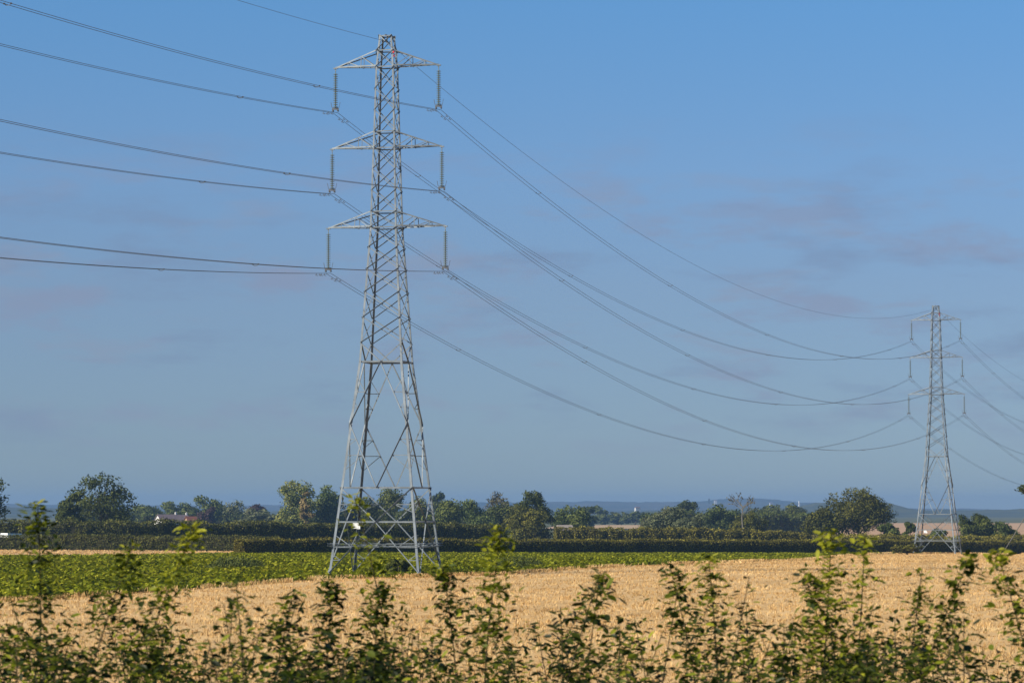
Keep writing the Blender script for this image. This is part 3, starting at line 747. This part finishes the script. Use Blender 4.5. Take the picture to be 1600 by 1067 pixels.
# white van on the lane behind the left hedge
def van():
    a = at(23, 835, 545); g = gzf(a.x, 545)
    root = empty('van', (a.x, 545, g - .32), R(52), label='white van whose roof shows above the left clipped hedge', category='van')
    prof = [(-2.5, .45), (2.45, .45), (2.55, 1.0), (2.2, 1.35), (1.65, 1.5), (1.0, 2.62), (.7, 2.78), (-2.4, 2.85), (-2.5, 2.7)]
    n = len(prof); mb = MB(); V = [(x, s * (.98 if z < 1.6 else .9), z + .25) for s in (-1, 1) for x, z in prof]
    mb.add(V, [tuple(range(n)), tuple(range(2 * n - 1, n - 1, -1))] + [(i, (i + 1) % n, n + (i + 1) % n, n + i) for i in range(n)])
    part('body', mb, M_plate, root)
    mb = MB(); mb.add([(1.66, -.8, 1.80), (1.66, .8, 1.80), (1.08, .75, 2.78), (1.08, -.75, 2.78)], [(0, 1, 2, 3)]); part('windscreen', mb, M_glass, root)
    for x in (-1.6, 1.6):
        for s in (-1, 1):
            mb = MB(); mb.tube([(x, s * .78, .36), (x, s * 1.0, .36)], .36, 14); part('wheel', mb, M_core, root)
van()

# wooden pole just outside the frame, held by a pale strut that enters it
def pole():
    foot = at(1566, 861, 572); foot.z = gzf(foot.x, foot.y); up = at(1622, 774, 572)
    g = gzf(up.x, 572); root = empty('utility_pole', (up.x, 572, g), 0, label='wooden line pole with a slanting pale strut at the right edge', category='pole')
    mb = MB(); mb.tube([(0, 0, -.5), (0, 0, 11.5)], [.16, .11], 8); part('post', mb, M_bark, root)
    mb = MB(); mb.box((0, 0, 11), (1.6, .1, .12)); part('crossbar', mb, M_bark, root)
    o = Vector((up.x, 572, g)); mb = MB(); mb.tube([foot - o, up - o], .085, 6); part('strut', mb, M_palebark, root)
pole()

# ------------------------------------------------------------------ stubble straw
def scatter(n, ymin, ymax, xfun, power, r):
    """points with a density that falls off with distance, between lines x=xfun"""
    t = r.random(n); y = (ymin ** power + t * (ymax ** power - ymin ** power)) ** (1 / power)
    lo_, hi_ = xfun(y); return lo_ + r.random(n) * (hi_ - lo_), y
def straw(name, label, X, Y, hmean, wid, r, blades=5):
    n = len(X); Z = gz(X, Y)
    k = np.repeat(np.arange(n), blades); m = len(k)
    bx = X[k] + r.normal(0, .05, m); by_ = Y[k] + r.normal(0, .05, m); bz = Z[k] - .01
    row = .5 + .5 * hnoise(X, Y * 3, 30, 21) ; wt = (((X + 13.8) * .9 - (Y - 243) * .43 + .5 * hnoise(X, Y, 40, 33)) / 8.5) % 1.0; flat = np.where((np.abs(wt - .30) < .06) | (np.abs(wt - .55) < .06), .35, 1.0)
    hk = hmean * flat[k] * (0.75 + .45 * row[k]) * r.uniform(.6, 1.3, m)
    wk = wid * (0.7 + .0034 * Y[k]) * r.uniform(.7, 1.3, m)
    ang = r.uniform(0, math.pi, m); lean = r.normal(0, .35, (m, 2)) * hk[:, None]
    dx, dy = np.cos(ang) * wk / 2, np.sin(ang) * wk / 2
    A = np.stack([bx - dx, by_ - dy, bz], -1); B = np.stack([bx + dx, by_ + dy, bz], -1)
    Cc = np.stack([bx + dx * .7 + lean[:, 0], by_ + dy * .7 + lean[:, 1], bz + hk], -1); D = np.stack([bx - dx * .7 + lean[:, 0], by_ - dy * .7 + lean[:, 1], bz + hk * .95], -1)
    V = np.stack([A, B, Cc, D], 1).reshape(-1, 3)
    dd = (X + 13.8) * .9 - (Y - 243) * .43 + .5 * hnoise(X, Y, 40, 33); ph = (dd / 8.5) % 1.0
    swath = -.42 * (np.abs(ph - .30) < .06) - .42 * (np.abs(ph - .55) < .06) + .10 * np.sin(ph * 6.283)
    patch = swath + .24 * hnoise(X * .3, Y * 2, 18, 31) + .16 * hnoise(X * .35, Y * 2.5, 7, 32)
    t = np.clip(.55 + patch[k] + r.normal(0, .17, m), 0, 1)
    return link(name, mesh_np(name, V, np.arange(4 * m).reshape(-1, 4), t), M_straw, kind='stuff', label=label, category='stubble')
def inx(y): return -.175 * y - 2, .175 * y + 2
r = np.random.default_rng(5)
X, Y = scatter(88000, 58, 580, inx, .85, r); k = Y < by(X) - .3; X, Y = X[k], Y[k]
straw('straw_stubble', 'cut straw stubble covering the foreground field', X, Y, .135, .024, r)
# standing fringe along the field edge
xe = r.uniform(-75, 100, 5200); ye = by(xe) - np.abs(r.normal(0, .9, 5200)) - .1
straw('straw_fringe', 'taller straw fringe along the edge of the stubble field', xe, ye, .30, .026, r, 4)
X = r.uniform(-120, -30, 9000); Y = r.uniform(376, 518, 9000); k = Y > fy(X) + 1; straw('straw_stubble', 'straw on the far stubble strip at the left', X[k], Y[k], .18, .04, r, 3)

# ------------------------------------------------------------------ beet leaves
def beets(n, r):
    t = r.random(n); y = (140 ** .8 + t * (580 ** .8 - 140 ** .8)) ** (1 / .8); x = -.178 * y - 2 + r.random(n) * (.33 * y + 4)
    k = (y > by(x) + .6 - 3.2 * r.random(n) ** 5) & (y < fy(x) - .3) & (x < 90); x, y = x[k], y[k]; n = len(x); L = 7
    z = gz(x, y); i = np.repeat(np.arange(n), L); m = len(i)
    an = r.uniform(0, 6.283, m); tilt = r.uniform(.35, 1.35, m); ln = r.uniform(.30, .55, m) * (1 + .25 * hnoise(x, y, 15, 41)[i]); wd = ln * r.uniform(.32, .5, m)
    d = np.stack([np.cos(an) * np.cos(tilt), np.sin(an) * np.cos(tilt), np.sin(tilt)], -1); s = np.stack([-np.sin(an), np.cos(an), 0 * an], -1)
    P = np.stack([x[i], y[i], z[i] + .02], -1) + r.normal(0, .07, (m, 3)) * (1, 1, .1)
    mid_ = P + d * (ln * .6)[:, None]; tip = P + d * ln[:, None] * .9 + np.stack([np.cos(an), np.sin(an), -.5 + 0 * an], -1) * (ln * .25)[:, None]
    V = np.stack([P, mid_ + s * wd[:, None] * .5, tip, mid_ - s * wd[:, None] * .5], 1).reshape(-1, 3)
    patch = .14 * hnoise(x, y, 25, 42) + .08 * hnoise(x, y, 7, 43)
    edge = np.exp(-np.maximum(y - by(x), 0) / 5.0) * .22
    t = np.clip(.52 + patch[i] - edge[i] + r.normal(0, .22, m), 0, 1)
    return link('beet_leaves', mesh_np('beet_leaves', V, np.arange(4 * m).reshape(-1, 4), t), M_beet, kind='stuff', label='leafy green beet crop between stubble and hedge', category='crop')
beets(52000, np.random.default_rng(6))
def weeds(label, x0, x1, ytop, Y0, seed, n=1500):
    r = np.random.default_rng(seed); a, b = at(x0, 800, Y0).x, at(x1, 800, Y0).x
    q = r.uniform(-1, 1, n); x = (a + b) / 2 + q * (b - a) / 2; y = Y0 + r.normal(0, 2.2, n); hgt = (.35 + .65 * r.random(n)) * (1 - q ** 4) * 1.25
    z = gz(x, y) + hgt * r.uniform(.15, 1, n); C = np.stack([x, y, z], -1); ox = Vector(((a + b) / 2, Y0, gzf((a + b) / 2, Y0)))
    V, Fq = leaf_quads(C - np.array(ox), r.normal(0, 1, (n, 3)) + (0, 0, .4), .20, r, .6)
    link('weed_patch', mesh_np('weed_patch', V, Fq, np.clip(r.normal(.5, .2, n), 0, 1)), leafmat('dark', GREENS['dark']), None, ox, kind='stuff', label=label, category='weeds')
weeds('dark patch of tall weeds in the beet field at the left', 325, 416, 866, 272, 51, 3200)
weeds('patch of tall weeds in the beet field right of the near pylon', 765, 852, 866, 276, 52, 2600)

# ------------------------------------------------------------------ lineside shoots in front
M_shoot = mat('shoot_leaf', None, .5, attr=[(.010, .018, .004), (.040, .060, .008), (.18, .21, .016), (.40, .40, .03)], trans=.45, spec=.35)  # ramp ends put shaded and sunlit leaves into the colour
M_shootv = [mat('shoot_leaf_dark', (.018, .030, .006), .5, trans=.4), mat('shoot_leaf_green', (.08, .11, .012), .5, trans=.42), mat('shoot_leaf_yellow', (.32, .32, .028), .5, trans=.45)]  # dark and yellow copies also carry painted shade and sunlight
M_stem = mat('shoot_stem', (.05, .04, .018), .9)
# a single leaf: six-sided blade folded a little along its midrib
LEAFV = np.array([(0, 0, 0), (.3, .22, .05), (.7, .2, .06), (1.0, 0, -.02), (.7, -.2, .06), (.3, -.22, .05), (.5, 0, -.03)], float)
LEAFF = [(0, 6, 1), (1, 6, 2), (2, 6, 3), (3, 6, 4), (4, 6, 5), (5, 6, 0)]
leaf_me = []
for m_ in M_shootv:
    me = mesh_np('leaf', LEAFV, LEAFF); me.materials.append(m_); leaf_me.append(me)
def leaf_batch(C, size, r, tint):
    n = len(C); an = r.uniform(0, 6.283, n); el = r.normal(-.05, .35, n)
    d = np.stack([np.cos(an) * np.cos(el), np.sin(an) * np.cos(el), np.sin(el)], -1)
    s = np.stack([-np.sin(an), np.cos(an), 0 * an], -1); rl = r.normal(0, .38, n)[:, None]; u = np.cross(d, s); s2 = s * np.cos(rl) + u * np.sin(rl); u2 = np.cross(d, s2)
    L = size * r.uniform(.45, 1.5, n)
    V = C[:, None, :] + L[:, None, None] * (LEAFV[None, :, 0:1] * d[:, None, :] + LEAFV[None, :, 1:2] * s2[:, None, :] + LEAFV[None, :, 2:3] * u2[:, None, :])
    Fq = (np.array(LEAFF)[None] + 7 * np.arange(n)[:, None, None]).reshape(-1, 3)
    return V.reshape(-1, 3), Fq, np.repeat(tint, 6)
def stem_path(foot, tip, r, n=9, bend=.06):
    t = np.linspace(0, 1, n)[:, None]; P = foot + (tip - foot) * t
    b = r.normal(0, bend, 2) * np.linalg.norm(tip - foot); P[:, :2] += np.sin(t * math.pi) * b + np.sin(t * 9) * .006
    return P
def shoot(label, px, py, Y, dens, yellow, seed, lean=0.0, singles=13):
    r = np.random.default_rng(seed); tip = np.array(at(px, py, Y)); foot = np.array((tip[0] + lean + r.normal(0, .08), Y + r.normal(0, .1), 0.)); foot[2] = gzf(foot[0], foot[1]) - .1
    P = stem_path(foot, tip, r, 14); L = np.linalg.norm(tip - foot)
    root = empty('hedge_shoot', tuple(foot), 0, label=label, category='shrub shoot', group='tall shoots of the lineside hedge'); P = P - foot
    mb = MB(); mb.tube([tuple(p) for p in P], list(np.linspace(.008, .002, 14)), 5)
    part('stem', mb, M_stem, root)
    def along(t): return np.stack([np.interp(t, np.linspace(0, 1, 14), P[:, j]) for j in range(3)], -1)
    # side twigs with leaves
    n = int(dens * 2.8 * L); t = 1 - r.beta(1.0, 1.25, n) * min(1.0, 1.25 / L); kn = r.random(46); t = np.where(r.random(n) < .5, kn[np.argmin(np.abs(t[:, None] - kn[None]), 1)] + r.normal(0, .006, n), t); t = np.clip(t, 0, 1); C = along(t)
    spread_ = .020 + .085 * (1 - t) ** .8 * (L / 1.2)
    C = C + r.normal(0, 1, (n, 3)) * spread_[:, None] * (1, 1, .5)
    tint_ = np.clip(.2 + yellow * (.22 + .55 * t ** 6) + r.normal(0, .2, n) + (r.random(n) < .15) * .35, 0, 1)  # shoot's own yellow, plus random bright leaves painted as sunlit
    top = np.argsort(-C[:, 2])[:singles]; rest = np.setdiff1d(np.arange(n), top)
    V, Fq, tt = leaf_batch(C[rest], .038, r, tint_[rest])
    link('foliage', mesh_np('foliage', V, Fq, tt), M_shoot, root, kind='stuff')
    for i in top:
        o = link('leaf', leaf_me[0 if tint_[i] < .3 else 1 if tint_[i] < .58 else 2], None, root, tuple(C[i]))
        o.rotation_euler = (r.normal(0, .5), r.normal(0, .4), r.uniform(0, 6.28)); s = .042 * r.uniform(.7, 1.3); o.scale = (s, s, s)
SH = [
    ('shoot at the far left reaching up to the dark hedge', 58, 788, 14, 120, .5, .12),
    ('shoot standing before the beet field left of the yellowish one', 206, 852, 14.5, 150, .45, 0),
    ('yellowish shoot rising into the left hedge below the cottage', 303, 822, 14, 150, 1.0, .05),
    ('narrow dark shoot left of the near pylon', 456, 928, 15, 170, .2, -.05),
    ('dark shoot rising beside the left feet of the near pylon', 517, 906, 15, 190, .25, 0),
    ('thin sparse shoot crossing the left leg of the near pylon', 553, 776, 15.5, 60, .9, 0),
    ('bushy dark shoot below the middle of the near pylon', 592, 916, 15, 220, .3, .05),
    ('dark shoot with dense head at the right foot of the near pylon', 690, 880, 15, 170, .3, .15),
    ('green and yellow shoot right of the near pylon', 782, 822, 14.5, 160, .9, .2),
    ('small thin shoot right of the weeds patch', 937, 893, 15, 110, .4, .05),
    ('upright thin shoot in the middle of the stubble', 1046, 884, 15, 120, .4, .02),
    ('leaning thin shoot touching the beet field', 1106, 868, 14.5, 110, .7, .12),
    ('short shoot with dark head left of the yellow tipped shoot', 1254, 888, 15, 130, .3, .1),
    ('yellow tipped shoot reaching the hedge under the big tree', 1298, 832, 14.5, 150, 1.0, .05),
    ('yellowish thin shoot left of the far pylon', 1350, 840, 15, 90, 1.0, -.05),
    ('sparse thin shoot under the far pylon', 1440, 890, 15, 90, .5, .05),
    ('shoot with leafy head right of the far pylon', 1516, 868, 14.5, 150, .5, .05),
    ('rightmost tall shoot below the slanting strut', 1556, 860, 14, 150, .8, .15),
]
for i, a in enumerate(SH): shoot(*a[:6], 300 + i, a[6])

def thicket():
    r = np.random.default_rng(77); Vs = []; Fs = []; Ts = []; base = 0; mb = MB()
    hub = r.uniform(-120, 1720, 34)
    for k in range(300):
        Y = r.uniform(12.5, 18.5); low_ = k >= 175
        px = r.uniform(-120, 1720) if r.random() < .45 else hub[r.integers(0, 34)] + r.normal(0, 24)
        crest = 985 - 26 * math.sin(px / 130.) - 22 * math.sin(px / 57. + 1)
        py = (1030 + r.normal(0, 22)) if low_ else crest + r.normal(0, 38) + 12
        tip = np.array(at(px, max(py, 900), Y)); foot = np.array((tip[0] + r.normal(0, .34), Y + r.normal(0, .15), 0.)); foot[2] = gzf(foot[0], foot[1]) - .05
        P = stem_path(foot, tip, r, 8, .10); mb.tube([tuple(p) for p in P], list(np.linspace(.006, .0018, 8)), 4, False)
        L = np.linalg.norm(tip - foot); n = int(r.uniform(70, 230)); t = 1 - r.beta(1.0, 1.5, n) * min(1.0, 1.0 / L)
        C = np.stack([np.interp(t, np.linspace(0, 1, 8), P[:, j]) for j in range(3)], -1) + r.normal(0, 1, (n, 3)) * (.02 + .13 * (1 - t) ** .6)[:, None] * (1, 1, .6)
        V, Fq, tt = leaf_batch(C, .036 * r.uniform(.75, 1.35), r, np.clip(r.normal(.22, .10) + r.normal(0, .14, n) + (r.random(n) < .28) * .5, 0, 1)); Vs.append(V); Fs.append(Fq + base); Ts.append(tt); base += len(V)  # bright outliers paint sunlit leaves into the tint
    root = empty('hedge_thicket', (0, 15, gzf(0, 15)), 0, label='tangle of leafy hedge tops along the bottom of the picture', category='thicket', kind='stuff')
    off = np.array((0, 15, gzf(0, 15)))
    link('foliage', mesh_np('foliage', np.concatenate(Vs) - off, np.concatenate(Fs), np.concatenate(Ts)), M_shoot, root, kind='stuff')
    mb.v = [tuple(np.array(v) - off) for v in mb.v]; link('stems', mb.mesh('stems'), M_stem, root, kind='stuff')
thicket()

# ------------------------------------------------------------------ haze
hz = bpy.data.materials.new('haze'); hz.use_nodes = True; hn = hz.node_tree; hn.nodes.clear()
pv = hn.nodes.new('ShaderNodeVolumePrincipled'); ho = hn.nodes.new('ShaderNodeOutputMaterial')
pv.inputs['Color'].default_value = (.28, .49, .84, 1); pv.inputs['Density'].default_value = 1.05e-4; pv.inputs['Anisotropy'].default_value = .2
hn.links.new(pv.outputs['Volume'], ho.inputs['Volume'])
mb = MB(); mb.box((0, 5800, 25), (11400, 12600, 64))
link('haze', mb.mesh('haze'), hz, kind='stuff')
